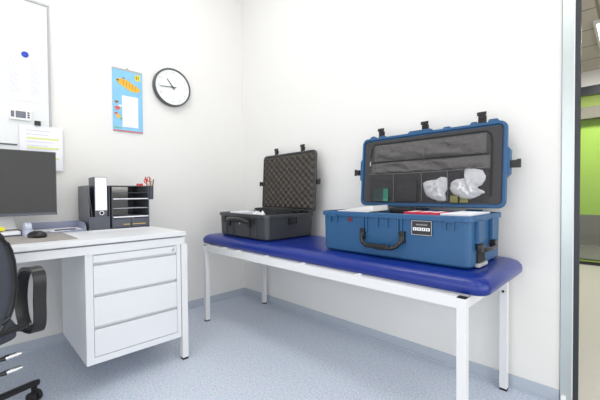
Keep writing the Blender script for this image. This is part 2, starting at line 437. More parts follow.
# ------------------------------------------------------------------ desk
dk = thing('desk', 'white office desk with a hanging three drawer unit at its right end', 'desk', (.42, -1.96, 0))
def dbx(name, a, m, parent=dk, bev=0, label=None): return bx(name, (a[0]-.42, a[1]-.42, a[2]+1.96, a[3]+1.96, a[4], a[5]), m, parent, bev, label)
dbx('tabletop', (.02, .835, -2.85, -1.022, .753, .777), 'desk', bev=.002)
bm = nb()
for a in ((.795, .825, -2.84, -1.028, .703, .744), (.03, .06, -2.84, -1.028, .703, .750), (.06, .795, -1.06, -1.028, .703, .750), (.06, .795, -2.84, -2.81, .703, .750)):
    box(bm, a[0]-.42, a[1]-.42, a[2]+1.96, a[3]+1.96, a[4], a[5], bev=.001)
box(bm, .05-.42, .79-.42, -2.83+1.96, -1.04+1.96, .735, .753)
obj('apron', bm, 'desk', dk)
for (x, y) in ((.79, -1.048), (.035, -1.048), (.79, -2.84), (.035, -2.84)):
    l = dbx('leg', (x, x+.035, y, y+.036, .012, .703), 'white', bev=.002)
    bx('foot', (x+.001-.42, x+.034-.42, y+.001+1.96, y+.035+1.96, 0, .012), 'rubber', l, label='black rubber foot')
bm = nb()
PB = dict(x0=.24, x1=.818, y0=-1.545, y1=-1.052, z0=.143, z1=.703)
def pb(x0, x1, y0, y1, z0, z1): box(bm, x0-.42, x1-.42, y0+1.96, y1+1.96, z0, z1)
pb(.24, .796, -1.545, -1.052, .143, .703)
pb(.796, .818, -1.545, -1.511, .143, .703); pb(.796, .818, -1.076, -1.052, .143, .703)
pb(.796, .818, -1.511, -1.076, .143, .176); pb(.796, .818, -1.511, -1.076, .697, .703)
ped = obj('drawer_unit', bm, 'desk', dk)
for z0, z1 in ((.179, .312), (.333, .477), (.497, .637)):
    bm = nb(); box(bm, .800-.42, .818-.42, -1.509+1.96, -1.078+1.96, z0, z1, bev=.0015)
    # grip lip along the upper edge
    box(bm, .808-.42, .8185-.42, -1.509+1.96, -1.078+1.96, z1-.001, z1+.004)
    obj('drawer', bm, 'desk', ped)
lp = bx('drawer', (.800-.42, .818-.42, -1.509+1.96, -1.078+1.96, .657, .694), 'desk', ped, bev=.001)
lp.name = 'pencil_drawer'
bm = nb(); lathe(bm, [(.009, 0), (.009, .003), (.004, .0035), (.004, .002), (0, .002)], 20, 'x', (.8181-.42, -1.100+1.96, .676)); obj('lock', bm, 'chrome', ped, label='round chrome lock')

DZ = .777
# desk pad and mouse
tag(center(bx('desk_pad', (.295, .735, -2.30, -1.555, DZ+.0005, DZ+.003), 'pad', bev=.001)), 'grey desk pad lying on the desk under the mouse', 'desk pad')
bm = nb()
loft(bm, [(0, .10, .058, .026), (.012, .106, .064, .028), (.022, .096, .056, .026), (.030, .074, .042, .02, .004, 0), (.034, .045, .024, .011, .006, 0)], 6)
mo = thing('computer_mouse', 'black computer mouse on the grey desk pad', 'computer mouse', (.525, -1.695, DZ+.003), .35)
obj('body', bm, 'black', mo, 40)
bm = nb(); lathe(bm, [(.006, -.004), (.008, -.003), (.008, .003), (.006, .004)], 14, 'y', (-.022, 0, .0265)); obj('scroll_wheel', bm, 'rubber', mo)
# monitor
mn = thing('monitor', 'dark flat computer monitor on the desk with blank screen', 'monitor', (.22, -1.866, DZ))
bx('screen_back', (.0, .030, -.303, .303, .106, .485), 'bezel', mn, bev=.004)
bx('screen', (.0301, .0312, -.297, .298, .122, .481), 'screen', mn)
bx('lower_bezel', (.0300, .0325, -.303, .303, .106, .1215), 'bezel', mn)
bm = nb()
loft(bm, [(.0, .15, .27, .03, -.11, 0), (.006, .15, .27, .03, -.11, 0), (.016, .13, .26, .03, -.11, 0), (.09, .06, .22, .02, -.11, 0), (.30, .035, .09, .015, -.09, 0)], 6)
obj('stand', bm, 'white_plastic', mn, 40, label='white sloping monitor stand')
bx('mount', (-.080, .001, -.05, .05, .24, .33), 'grey', mn, bev=.006)

# tape dispenser, note box, sticky notes
td = thing('tape_dispenser', 'clear pale lilac tape dispenser on the desk beside the monitor', 'tape dispenser', (.372, -1.718, DZ), .1)
bm = nb(); loft(bm, [(0, .15, .05, .02), (.014, .15, .05, .02), (.03, .12, .046, .02, -.01, 0), (.036, .05, .040, .015, -.03, 0)], 5); obj('body', bm, 'clear', td, 40)
bm = nb(); lathe(bm, [(.016, -.014), (.034, -.014), (.034, .014), (.016, .014)], 24, 'y', (-.005, 0, .040)); obj('tape_roll', bm, 'clear', td, 40)
nbx = thing('note_box', 'small grey box of white note slips beside the monitor', 'note box', (.335, -1.795, DZ), .05)
bm = nb(); box(bm, -.05, .05, -.05, -.046, 0, .035); box(bm, -.05, .05, .046, .05, 0, .035); box(bm, -.05, -.046, -.046, .046, 0, .035); box(bm, .046, .05, -.046, .046, 0, .012); box(bm, -.046, .046, -.046, .046, 0, .004)
obj('holder', bm, 'bezel', nbx)
bx('slips', (-.044, .047, -.044, .044, .0045, .028), 'paper', nbx)
tag(center(bx('sticky_note_pad', (.295, .360, -1.862, -1.812, DZ+.0355, DZ+.052), 'sticky')), 'yellow sticky note pad lying on top of the grey note box', 'sticky notes')

# letter tray with pen
lt = thing('letter_tray', 'smoky blue open letter tray lying between monitor and organiser', 'letter tray', (.20, -1.56, DZ))
bm = nb(); t = .004
w_, d_ = .27, .25
box(bm, -d_/2, d_/2, -w_/2, w_/2, .002, .006)
for s in (-1, 1):
    box(bm, -d_/2, d_/2-.05, s*w_/2-(t if s > 0 else 0), s*w_/2+(t if s < 0 else 0), .006, .052)
    poly(bm, [(d_/2-.05, .006), (d_/2, .006), (d_/2, .016), (d_/2-.05, .052)], lambda a, b, h, s=s: (a, s*(w_/2-.0001)-s*h, b), t)
box(bm, -d_/2, -d_/2+t, -w_/2, w_/2, .006, .052)
box(bm, d_/2-t, d_/2, -w_/2, -.05, .006, .014); box(bm, d_/2-t, d_/2, .05, w_/2, .006, .014)
obj('tray', bm, 'tray', lt)
for sx in (-1, 1):
    for sy in (-1, 1): bx('foot', (sx*.11-.008, sx*.11+.008, sy*.135-.008, sy*.135+.008, 0, .002), 'rubber', lt)
tag(center(bx('paper_sheet', (.09, .30, -1.688, -1.434, DZ+.0065, DZ+.010), 'paper')), 'white paper lying inside the smoky blue letter tray', 'paper')
pn = thing('pen', 'dark blue pen lying in the smoky blue letter tray', 'pen', (.288, -1.525, DZ+.0145), .15)
bm = nb(); tube(bm, [(0, -.06, 0), (0, .05, 0)], .0042, 10); obj('barrel', bm, 'bezel', pn, 40)
bm = nb(); tube(bm, [(0, .05, 0), (0, .068, 0)], [.004, .001], 10); obj('tip', bm, 'grey', pn, 40)

# ------------------------------------------------------------------ desk organiser
OX, OY, OA = .338, -1.414, math.radians(88.5)
og = thing('desk_organiser', 'black desk organiser with file slots and letter shelves', 'desk organiser', (OX, OY, DZ), OA)
oh, od, ow, t = .284, .318, .362, .004
def side_panel(x, slope=False, name='side_panel'):
    bm = nb()
    pts = [(0, 0), (od, 0), (od, oh), (.0, oh)] if not slope else [(0, 0), (od, 0), (od, oh), (.10, oh), (0, .09)]
    poly(bm, pts, lambda a, b, h: (x+h, a, b), t); return obj(name, bm, 'organiser', og)
side_panel(0); side_panel(.014, True, 'divider'); side_panel(.112, False, 'divider'); side_panel(.128, False, 'divider'); side_panel(ow-t)
bx('base', (t, ow-t, 0, od, 0, .004), 'organiser', og)
bx('front_lip', (t, .112, 0, .004, .004, .085), 'organiser', og)
bx('back_panel', (t, .128, od-.004, od, .004, oh), 'organiser', og)
bx('back_panel', (.318, ow-t, od-.004, od, .07, oh), 'organiser', og)
bx('top_panel', (.116, ow-t, 0, od, oh-.004, oh), 'organiser', og)
for z in (.07, .130, .190, .235): bx('shelf', (.132, ow-t, 0, od, z, z+.003), 'organiser', og)
for i, z in enumerate((.0735, .1335, .1935)):
    o = bx('paper_sheet', (.136, ow-.008, -.006 if i != 1 else .004, .20, z, z+(.006 if i != 1 else .002)), 'paper')
    o.location = (OX, OY, DZ); o.rotation_euler = (0, 0, OA)
    tag(o, ('white papers on the lowest shelf of the black organiser', 'thin paper on the middle shelf of the black organiser', 'white papers on the highest loaded shelf of the black organiser')[i], 'paper')
for x0, x1 in ((.134, .243), (.246, ow-.006)):
    bm = nb(); box(bm, x0, x1, -.002, .004, .008, .066); box(bm, x0, x1, .004, .15, .008, .011)
    box(bm, x0, x0+.003, .004, .15, .011, .05); box(bm, x1-.003, x1, .004, .15, .011, .05)
    d = obj('drawer', bm, 'organiser', og)
    bm = nb(); box(bm, x0+(.06 if x0 < .2 else .008), x0+(.10 if x0 < .2 else .09), -.0035, -.002, .024, .030); obj('pull', bm, 'pencil', d, label='pale gold pull strip')
def loc_in(o): o.location = (OX, OY, DZ); o.rotation_euler = (0, 0, OA); return o
bd = loc_in(thing('ring_binder', 'dark ring binder with white spine standing in the black organiser', 'ring binder'))
bx('cover', (.034, .106, .012, .17, .006, .338), 'organiser', bd, bev=.002)
bx('spine_label', (.037, .103, .0095, .012, .125, .335), 'paper', bd, label='large white spine label')
bm = nb(); lathe(bm, [(.0105, .008), (.013, .008), (.013, .012), (.0105, .012), (.0105, .008)], 20, 'y', (.072, 0, .108), caps=False); obj('finger_ring', bm, 'chrome', bd)
bm = nb(); lathe(bm, [(0, .0085), (.0104, .0085), (.0104, .0118), (0, .0118)], 20, 'y', (.072, 0, .108)); obj('finger_hole', bm, 'rubber', bd)
# pen cup hanging on the right side with pens
pc = loc_in(thing('pen_cup', 'dark wire mesh pen cup at the right end of the organiser', 'pen cup'))
cx, cy, cz = ow+.0225, .03, .190
bm = nb(); lathe(bm, [(0, 0), (.017, 0), (.019, .090), (.020, .095), (.0175, .095), (.0155, .004), (0, .004)], 24, 'z', (cx, cy, cz)); obj('cup', bm, 'organiser', pc, 40)
bx('hook', (ow+.0005, ow+.006, cy-.01, cy+.01, cz+.03, cz+.08), 'organiser', pc)
for k, (dx, dy, lx, ly, L, m, lab) in enumerate(((-.008, .004, -.020, .01, .15, 'red', 'red pen leaning left in the mesh pen cup'), (.004, -.006, .012, -.004, .135, 'rubber', 'black pen leaning right in the mesh pen cup'), (.006, .008, .004, .01, .125, 'pencil', 'wooden pencil standing in the mesh pen cup'), (-.002, -.008, -.004, .006, .14, 'calbrown', 'brown pencil standing in the mesh pen cup'))):
    p = loc_in(thing('pen', lab, 'pen', group=None))
    bm = nb(); tube(bm, [(cx+dx, cy+dy, cz+.006), (cx+dx+lx, cy+dy+ly, cz+L)], .0036, 10); obj('barrel', bm, m, p, 40)
    bm = nb(); tube(bm, [(cx+dx+lx, cy+dy+ly, cz+L), (cx+dx+lx*1.08, cy+dy+ly*1.08, cz+L*1.06)], [.0036, .002], 10); obj('cap', bm, 'rubber' if m != 'rubber' else 'red', p, 40)
sc = loc_in(thing('scissors', 'red handled scissors standing in the mesh pen cup', 'scissors'))
bm = nb()
for s in (-1, 1):
    tube(bm, [(cx-.022+s*.011+.010*math.cos(a), cy, cz+.136+s*.006+.015*math.sin(a)) for a in [2*PI*k/16 for k in range(17)]], .0032, 8)
obj('handle', bm, 'red', sc, 40)
bm = nb(); tube(bm, [(cx+.002, cy, cz+.008), (cx-.021, cy, cz+.124)], .003, 6); obj('blade', bm, 'chrome', sc)
o = loc_in(bx('eraser', (.295, .330, .02, .045, oh+.0003, oh+.016), 'red', bev=.002)); tag(o, 'small red eraser on top of the black organiser', 'eraser')
# loose paper in front of the organiser
bm = nb(); box(bm, .0, .335, -.098, -.004, 0, .0012); o = loc_in(obj('paper_sheet', bm, 'paper')); o.location.z = DZ+.0003
tag(o, 'white paper lying on the desk in front of the black organiser', 'paper')

# ------------------------------------------------------------------ treatment couch
cb = thing('treatment_couch', 'long blue padded treatment couch with white tubular frame against the wall', 'couch', (1.32, -.32, 0))
cX, cY = 1.32, -.32
def cbx(name, a, m, parent=cb, bev=0, label=None): return bx(name, (a[0]-cX, a[1]-cX, a[2]-cY, a[3]-cY, a[4], a[5]), m, parent, bev, label)
bm = nb()
mw, md = 2.12, .60; mx_, my_ = 1.303-cX, -.310-cY
loft(bm, [(.606, mw-.02, md-.02, .05, mx_, my_), (.612, mw-.006, md-.006, .055, mx_, my_), (.632, mw, md, .058, mx_, my_), (.648, mw-.008, md-.008, .056, mx_, my_),
          (.664, mw-.035, md-.035, .05, mx_, my_), (.673, mw-.075, md-.075, .045, mx_, my_), (.677, mw-.13, md-.13, .04, mx_, my_), (.6785, mw-.3, md-.3, .04, mx_, my_)], 8)
obj('mattress', bm, 'blue_vinyl', cb, 70, label='blue vinyl padding')
LG = .034
for x in (.358, 2.281):
    for y in (-.623, -.045):
        l = cbx('leg', (x-LG/2, x+LG/2, y-LG/2, y+LG/2, .010, .597), 'white', bev=.002)
        bx('foot', (x-LG/2+.0005-cX, x+LG/2-.0005-cX, y-LG/2+.0005-cY, y+LG/2-.0005-cY, 0, .010), 'rubber', l, label='black rubber foot')
        bx('end_cap', (x-LG/2+.001-cX, x+LG/2-.001-cX, y-LG/2+.001-cY, y+LG/2-.001-cY, .597, .600), 'rubber', l, label='black end cap')
for y in (-.623, -.045): cbx('rail', (.375, 2.264, y-.015, y+.015, .556, .602), 'white', bev=.002)
for x in (.358, 2.281): cbx('rail', (x-.015, x+.015, -.606, -.062, .556, .596), 'white', bev=.002)
cbx('base_board', (.36, 2.29, -.59, -.062, .596, .606), 'white')
for x in (.62, .80, 1.10, 1.42, 1.80): cbx('spacer', (x-.009, x+.009, -.6395, -.605, .6025, .6085), 'white_plastic', bev=.001)
bm = nb(); lathe(bm, [(.006, 0), (.006, .004), (.003, .005), (0, .005)], 14, 'y', (2.281-cX, -.067-cY, .502)); obj('bolt', bm, 'rubber', cb, label='black bolt head')

# ------------------------------------------------------------------ rugged cases
MT = .679
def case_shell(bm, w, d, h, r, wall=.014, fl=.009, taper=.012):
    loft(bm, [(.004, w-2*taper-.012, d-2*taper-.012, r), (.012, w-2*taper, d-2*taper, r), (h-.026, w-2*fl, d-2*fl, r), (h-.024, w, d, r+.004), (h-.004, w, d, r+.004), (h, w-.006, d-.006, r),
              (h, w-2*wall, d-2*wall, r-.008), (h-.03, w-2*wall-.004, d-2*wall-.004, r-.008), (.03, w-2*wall-.02, d-2*wall-.02, r-.01)], 6)
def latch(name, parent, M4, m, s=1, m2='black'):
    s *= 1.15
    bm = nb()
    box(bm, -.017*s, .017*s, -.004, .004, 0, .03*s, bev=.002)
    box(bm, -.014*s, .014*s, -.012, -.003, .016*s, .040*s, bev=.002)
    box(bm, -.019*s, .019*s, -.016, -.010, .030*s, .046*s, bev=.002)
    bm.transform(M4)
    return obj(name, bm, m, parent)
def rotx(a): return Matrix.Rotation(a, 4, 'X')
def roty(a): return Matrix.Rotation(a, 4, 'Y')
def rotz(a): return Matrix.Rotation(a, 4, 'Z')
def tr_(x, y, z): return Matrix.Translation((x, y, z))

# ---- blue case.  local: origin middle of base bottom, front toward -y
BW, BD, BH = .822, .425, .222
bc = thing('blue_travel_case', 'large blue hard case standing open on the right of the couch', 'hard case', (1.873, -.300, MT), math.radians(-.6))
bm = nb(); case_shell(bm, BW, BD, BH, .030)
sh = obj('shell', bm, 'blue_case', bc, 35, label='blue lower shell')
# ribs under the rim
bm = nb()
def rib(x, z0, w=.008, dep=.008): box(bm, x-w/2, x+w/2, -BD/2+.001, -BD/2+.0105+.002, z0, BH-.024, bev=.001)
bm.free()
for x, h_ in ((-.34, .062), (-.295, .062), (-.035, .07), (.02, .07), (.300, .062), (.335, .062), (-.118, .095), (-.100, .1), (.078, .1), (.096, .095)):
    bm = nb(); rib(x, BH-h_); obj('rib', bm, 'blue_case', bc)
# front latches strikes (notches)
for x in (-.317, .317):
    bm = nb(); box(bm, x-.02, x+.02, -BD/2+.002, -BD/2-.002, BH-.030, BH-.006, bev=.001); obj('latch_strike', bm, 'blue_case', bc)
# folding handle
bm = nb()
hp = [(-.122, -.006, .118), (-.120, -.022, .092), (-.106, -.032, .070), (-.082, -.036, .058), (-.01, -.038, .055), (.062, -.036, .058), (.086, -.032, .070), (.100, -.022, .092), (.102, -.006, .118)]
tube(bm, [(x, -BD/2+.010+y, z) for x, y, z in hp], .010, 10)
box(bm, -.070, .050, -BD/2-.040, -BD/2-.014, .050, .072, bev=.006)
obj('handle', bm, 'black', bc, 40, label='black folding handle')
for x in (-.122, .102): bx('handle_bracket', (x-.013, x+.013, -BD/2-.006, -BD/2+.012, .085, .140), 'black', bc, bev=.004)
# badge and label plate
bm = nb(); lathe(bm, [(.013, 0), (.013, -.005), (.010, -.006), (.010, -.004), (0, -.004)], 24, 'y', (-.205, -BD/2+.0085, .180)); obj('valve', bm, 'badge', bc, 30, label='round maroon valve badge')
LX, LZ = .118, .004
lb = bx('label_plate', (.030+LX, .125+LX, -BD/2+.004, -BD/2+.0025, .125+LZ, .190+LZ), 'label_black', bc, bev=.001, label='black label plate with white boxes')
bm = nb()
for a in ((.030, .125, .125, .1275), (.030, .125, .1875, .190), (.030, .0325, .125, .190), (.1225, .125, .125, .190)): box(bm, a[0]+LX, a[1]+LX, -BD/2+.0022, -BD/2+.0014, a[2]+LZ, a[3]+LZ)
obj('border', bm, 'grey', lb)
for i in range(4): 
    x = .0375+i*.0205+LX; b_ = bx('lettering_box', (x, x+.017, -BD/2+.0024, -BD/2+.0014, .145+LZ, .159+LZ), 'paper', lb, label='small white box')
bm = nb()
for i in range(4):
    x = .0375+i*.0205+LX; box(bm, x+.006, x+.011, -BD/2+.0018, -BD/2+.0010, .148+LZ, .156+LZ)
obj('lettering', bm, 'label_black', lb)
bm = nb()
for i in range(9): box(bm, .052+i*.006+LX, .0565+i*.006+LX, -BD/2+.0022, -BD/2+.0014, .169+LZ, .175+LZ)
obj('lettering', bm, 'label_grey', lb)
# right side: double latch housing, side handle, wheel recess
xr = BW/2
for y in (-.125, .055):
    bx('side_housing', (xr-.012, xr+.006, y-.028, y+.028, .105, BH-.02), 'blue_case', bc, bev=.004)
bm = nb()
for y in (-.125, .055):
    box(bm, xr-.006, xr+.016, y-.024, y+.022, .070, .102, bev=.004)
tube(bm, [(xr+.006, -.125, .082), (xr+.018, -.10, .076), (xr+.020, -.035, .074), (xr+.018, .03, .076), (xr+.006, .055, .082)], .009, 8)
obj('side_handle', bm, 'black', bc, 40, label='black side handle')
bx('wheel_recess', (xr-.02, xr-.005, -.13, -.04, .020, .064), 'rubber', bc, label='dark recess')
bx('carry_bar', (xr-.014, xr+.004, -.14, -.03, .004, .019), 'grey', bc, bev=.003, label='grey pull bar')
# contents liner inside
bx('liner', (-BW/2+.026, BW/2-.026, -BD/2+.026, BD/2-.026, .03, .14), 'foam_dark', bc)

# lid: built lying in the x-z plane, open side toward -y, bottom at z=0, then tilted back
LWd, LH, LT = .835, .430, .048
ld = bpy.data.objects.new('lid', None)
bm = nb()
c = LH/2
loft(bm, [(0, LWd-.05, LH-.05, .03, 0, c), (.010, LWd-.028, LH-.028, .034, 0, c), (LT-.020, LWd-.020, LH-.020, .034, 0, c), (LT-.018, LWd, LH, .036, 0, c), (LT-.003, LWd, LH, .036, 0, c), (LT, LWd-.006, LH-.006, .034, 0, c),
          (LT, LWd-.026, LH-.026, .03, 0, c), (LT-.012, LWd-.030, LH-.030, .03, 0, c), (LT-.012, LWd-.031, LH-.031, .03, 0, c)], 7, axis='y')
# raised shoulders round the latches (profile bumps)
def shoulder(pts):
    poly(bm, pts, lambda a, b, h: (a, -LT+.004+h, b), .036)
shoulder([(-.37, LH-.004), (-.355, LH+.012), (-.335, LH+.014), (-.325, LH-.004)])
shoulder([(-.235, LH-.004), (-.215, LH+.016), (.17, LH+.016), (.185, LH-.004)]) if False else None
for pts in ([(-.30, LH-.004), (-.29, LH+.010), (-.262, LH+.010), (-.248, LH-.004)], [(-.11, LH-.004), (-.09, LH+.012), (.035, LH+.012), (.05, LH-.004)], [(.10, LH-.004), (.11, LH+.008), (.14, LH+.008), (.15, LH-.004)],
            [(.240, LH-.004), (.252, LH+.012), (.275, LH+.012), (.283, LH-.004)], [(.325, LH-.004), (.335, LH+.014), (.37, LH+.014), (.395, LH-.012)]): shoulder(pts)
for s in (-1, 1):
    poly(bm, [(s*(LWd/2-.004), .15), (s*(LWd/2+.012), .17), (s*(LWd/2+.012), .285), (s*(LWd/2-.004), .305)], lambda a, b, h: (a, -LT+.004+h, b), .036)
TILT = math.radians(-4.5)
LM = tr_(.016, BD/2-.001, BH+.016) @ rotx(TILT)
def lidobj(name, bm, m, parent, smooth=None, label=None):
    bm.transform(LM); return obj(name, bm, m, parent, smooth, label)
lid = lidobj('lid', bm, 'blue_case', bc, 35, label='blue lid opened upright')
for x in (-.285, .0, .300):
    latch('latch', lid, LM @ tr_(x, -LT+.015, LH+.004), 'black', 1)
for s in (-1, 1):
    latch('side_latch', lid, LM @ tr_(s*(LWd/2+.008), -LT+.018, .215) @ roty(s*PI/2), 'black', .95)
# hinges
for x in (-.28, 0, .28):
    bm = nb(); tube(bm, [(x-.04, BD/2-.004, BH+.003), (x+.04, BD/2-.004, BH+.003)], .006, 8); obj('hinge', bm, 'blue_case', bc)
# lining
def on_lid(name, a, m, parent, bev=0, label=None):
    bm = nb(); box(bm, a[0], a[1], -a[2], -a[3], a[4], a[5], bev=bev); return lidobj(name, bm, m, parent, label=label)
yl = LT-.012
on_lid('lining_border', (-LWd/2+.022, LWd/2-.022, yl, yl+.006, .022, LH-.022), 'lining_dark', lid, label='dark grey padded border')
def puff(x0, x1, z0, z1, y0, amp, seed, nx=46, nz=20):
    bm = nb(); g = []
    for j in range(nz+1):
        row = []
        for i in range(nx+1):
            u, v = i/nx, j/nz
            e = min(1, min(u, 1-u)*14, min(v, 1-v)*6)
            X = x0+(x1-x0)*u; Z = z0+(z1-z0)*v
            q = noise.noise(Vector((X*8+seed+Z*22, Z*14-X*3, seed)))*.75+noise.noise(Vector((X*20+seed+Z*30, Z*24-X*9, seed*2)))*.35
            row.append(bm.verts.new((X, -(y0+e*(amp*(.55+q))), Z)))
        g.append(row)
    for j in range(nz):
        for i in range(nx): bm.faces.new((g[j][i], g[j][i+1], g[j+1][i+1], g[j+1][i]))
    return bm
y2 = yl+.006
bm = puff(-.325, .325, .275, .380, y2+.0006, .016, 1.3); lidobj('lining_panel', bm, 'lining', lid, 60, 'wrinkled upper lining')
bm = puff(-.345, .345, .195, .270, y2+.0006, .020, 4.1); lidobj('lining_panel', bm, 'lining', lid, 60, 'wrinkled middle lining')
bm = puff(-.345, .345, .028, .193, y2+.0006, .004, 8.7, nz=24); lidobj('lining_panel', bm, 'lining_dark', lid, 60, 'dark pocket back')
bm = nb()
path = [(-.352, .30), (-.345, .36), (-.325, .388), (.325, .388), (.345, .37), (.352, .33), (.352, .06)]
tube(bm, [(a, -(y2+.003), b) for a, b in path], .0035, 8)
tube(bm, [(-.345, -(y2+.006), .272), (.34, -(y2+.006), .272)], .0035, 8)
lidobj('zip', bm, 'seam', lid, 40)
bm = nb(); box(bm, -.352, -.346, -(y2+.012), -(y2+.006), .25, .278, bev=.001); lidobj('zip_pull', bm, 'grey', lid)
bm = nb(); tube(bm, [(-.35, -(y2+.022), .196), (-.1, -(y2+.024), .190), (.12, -(y2+.024), .192), (.35, -(y2+.021), .202)], .0022, 8)
for x in (-.175, .0, .145): tube(bm, [(x, -(y2+.023), .19), (x+.004, -(y2+.020), .1), (x, -(y2+.012), .03)], .002, 6)
lidobj('pocket_edging', bm, 'piping', lid, 40)
bm = nb(); g = []
for j in range(9):
    row = []
    for i in range(41):
        u, v = i/40, j/8; X = -.35+.70*u
        bulge = .016+.004*math.sin(u*PI*4)**2
        row.append(bm.verts.new((X, -(y2+.012+(bulge-.006)*math.sin(min(1, v*1.6)*PI/2)), .028+.166*v)))
    g.append(row)
for j in range(8):
    for i in range(40): bm.faces.new((g[j][i], g[j][i+1], g[j+1][i+1], g[j+1][i]))
lidobj('pocket_net', bm, 'net', lid, 60, 'dark see-through net of the pockets')

# things behind the net / in the case
BM = Matrix.Translation((1.873, -.300, MT)) @ rotz(math.radians(-.6))
def world_thing(name, bm, m, label, cat, Mx, smooth=60, group=None):
    bm.transform(Mx); o = obj(name, bm, m, None, smooth); center(o); return tag(o, label, cat, group)
def blob(outline, dep, seed, rough=.25):
    """crumpled sack: outline in x,z, swelling in -y"""
    bm = nb(); n = len(outline); cx_ = sum(p[0] for p in outline)/n; cz_ = sum(p[1] for p in outline)/n
    rings = []
    for t in (1, .95, .88, .78, .66, .53, .40, .27, .14):
        R = []
        for k, (x, z) in enumerate(outline):
            X = cx_+(x-cx_)*t; Z = cz_+(z-cz_)*t
            h = dep*math.sqrt(max(0, 1-t*t))*(1+rough*2.6*noise.noise(Vector((X*55+seed, Z*55, seed)))+rough*1.2*noise.noise(Vector((X*120, Z*120, seed))))
            R.append(bm.verts.new((X, -max(0, h), Z)))
        rings.append(R)
    for A, B in zip(rings, rings[1:]):
        for k in range(n): bm.faces.new((A[k], A[(k+1) % n], B[(k+1) % n], B[k]))
    bm.faces.new(rings[-1]); bm.faces.new(rings[0][::-1])
    return bm
def spl(pts, k=3, jit=.003, seed=0):
    rnd = random.Random(seed); out = []
    n = len(pts)
    for i in range(n):
        p0, p1, p2, p3 = (pts[(i+j-1) % n] for j in range(4))
        for s in range(k):
            t = s/k
            f_ = lambda a, b, c_, d: .5*((2*b)+(-a+c_)*t+(2*a-5*b+4*c_-d)*t*t+(-a+3*b-3*c_+d)*t**3)
            out.append((f_(p0[0], p1[0], p2[0], p3[0])+rnd.uniform(-jit, jit), f_(p0[1], p1[1], p2[1], p3[1])+rnd.uniform(-jit, jit)))
    return out
LW = BM @ LM @ tr_(0, -(y2+.0045), 0)
bm = blob(spl([(.005, .13), (.03, .145), (.06, .150), (.08, .15), (.105, .165), (.14, .155), (.143, .11), (.132, .075), (.135, .035), (.11, .030), (.055, .045), (.02, .07)], 3, .0025, 1), .016, 1)
world_thing('plastic_bag', bm, 'bag', 'round crumpled white plastic bag in the middle pocket of the blue lid', 'plastic bag', LW)
bm = blob(spl([(.155, .12), (.175, .145), (.215, .152), (.232, .148), (.228, .20), (.30, .196), (.325, .16), (.318, .125), (.29, .10), (.325, .08), (.30, .062), (.27, .050), (.235, .040), (.20, .055), (.175, .068), (.158, .09)], 3, .003, 2), .018, 3)
world_thing('plastic_bag', bm, 'bag', 'jagged white plastic bag in the right pocket of the blue lid', 'plastic bag', LW @ tr_(0, 0, 0))
def outl(x0, x1, z0, z1, t0, t1, Mx, name, m, label, cat, bev=.002):
    bm = nb(); box(bm, x0, x1, -t1, -t0, z0, z1, bev=bev); return world_thing(name, bm, m, label, cat, Mx, None)
outl(.160, .200, .024, .062, 0, .012, LW, 'pouch', 'olive', 'small olive pouch standing below the jagged white bag', 'pouch', .004)
outl(.208, .250, .024, .046, 0, .010, LW, 'pouch', 'olive', 'flat olive pouch at the bottom of the right lid pocket', 'pouch', .004)
tb = thing('packet', 'dark packet with teal end in the left pocket of the blue lid', 'packet'); tb.matrix_world = LW
bx('wrapper', (-.315, -.245, -.010, 0, .028, .105), 'darkteal', tb, bev=.002)
bx('teal_end', (-.2448, -.212, -.010, 0, .028, .105), 'teal', tb, bev=.002, label='teal end')
tb = thing('booklet', 'dark booklet with faint print in the second lid pocket', 'booklet'); tb.matrix_world = LW
bx('cover', (-.165, -.03, -.007, 0, .028, .145), 'lining_dark', tb, bev=.001)
bm = nb()
for a, b in ((-.14, .115), (-.10, .112), (-.14, .085), (-.11, .05)): box(bm, a, a+.02, -.0078, -.007, b, b+.008)
obj('print', bm, 'darkteal', tb)
BMi = BM
def inbox(name, a, m, label, cat, rz=0, bev=.002, rx=0, ry=0):
    bm = nb(); cx_, cy_, cz_ = (a[0]+a[1])/2, (a[2]+a[3])/2, a[4]
    box(bm, a[0]-cx_, a[1]-cx_, a[2]-cy_, a[3]-cy_, 0, a[5]-a[4], bev=bev)
    return world_thing(name, bm, m, label, cat, BMi @ tr_(cx_, cy_, cz_) @ rotz(rz) @ rotx(rx) @ roty(ry), None)
inbox('foam_board', (-.36, -.13, -.12, .06, .205, .236), 'white_plastic', 'white tilted foam board sticking up at the left of the blue case', 'foam board', .08, ry=math.radians(-8))
inbox('accessory_case', (-.12, .04, .05, .15, .141, .236), 'black', 'low black accessory case inside the blue case by the hinge', 'accessory case', bev=.008)
o = thing('supply_box', 'red and white supply box lying inside the blue case', 'box'); o.matrix_world = BMi @ tr_(.16, -.06, .141)
bx('carton', (-.10, .08, -.06, .06, 0, .086), 'redprint', o, bev=.002)
for x in (-.085, -.02, .035):
    bx('printed_band', (x, x+.03, -.05, .05,   .0861, .0866), 'paper', o, label='white printed band')
inbox('document_stack', (.250, .380, -.14, .12, .141, .226), 'paper', 'white documents at the right end inside the blue case', 'documents')
inbox('cable_pouch', (-.37, -.20, .085, .16, .141, .20), 'black', 'dark pouch in the left rear corner of the blue case', 'pouch', bev=.01)

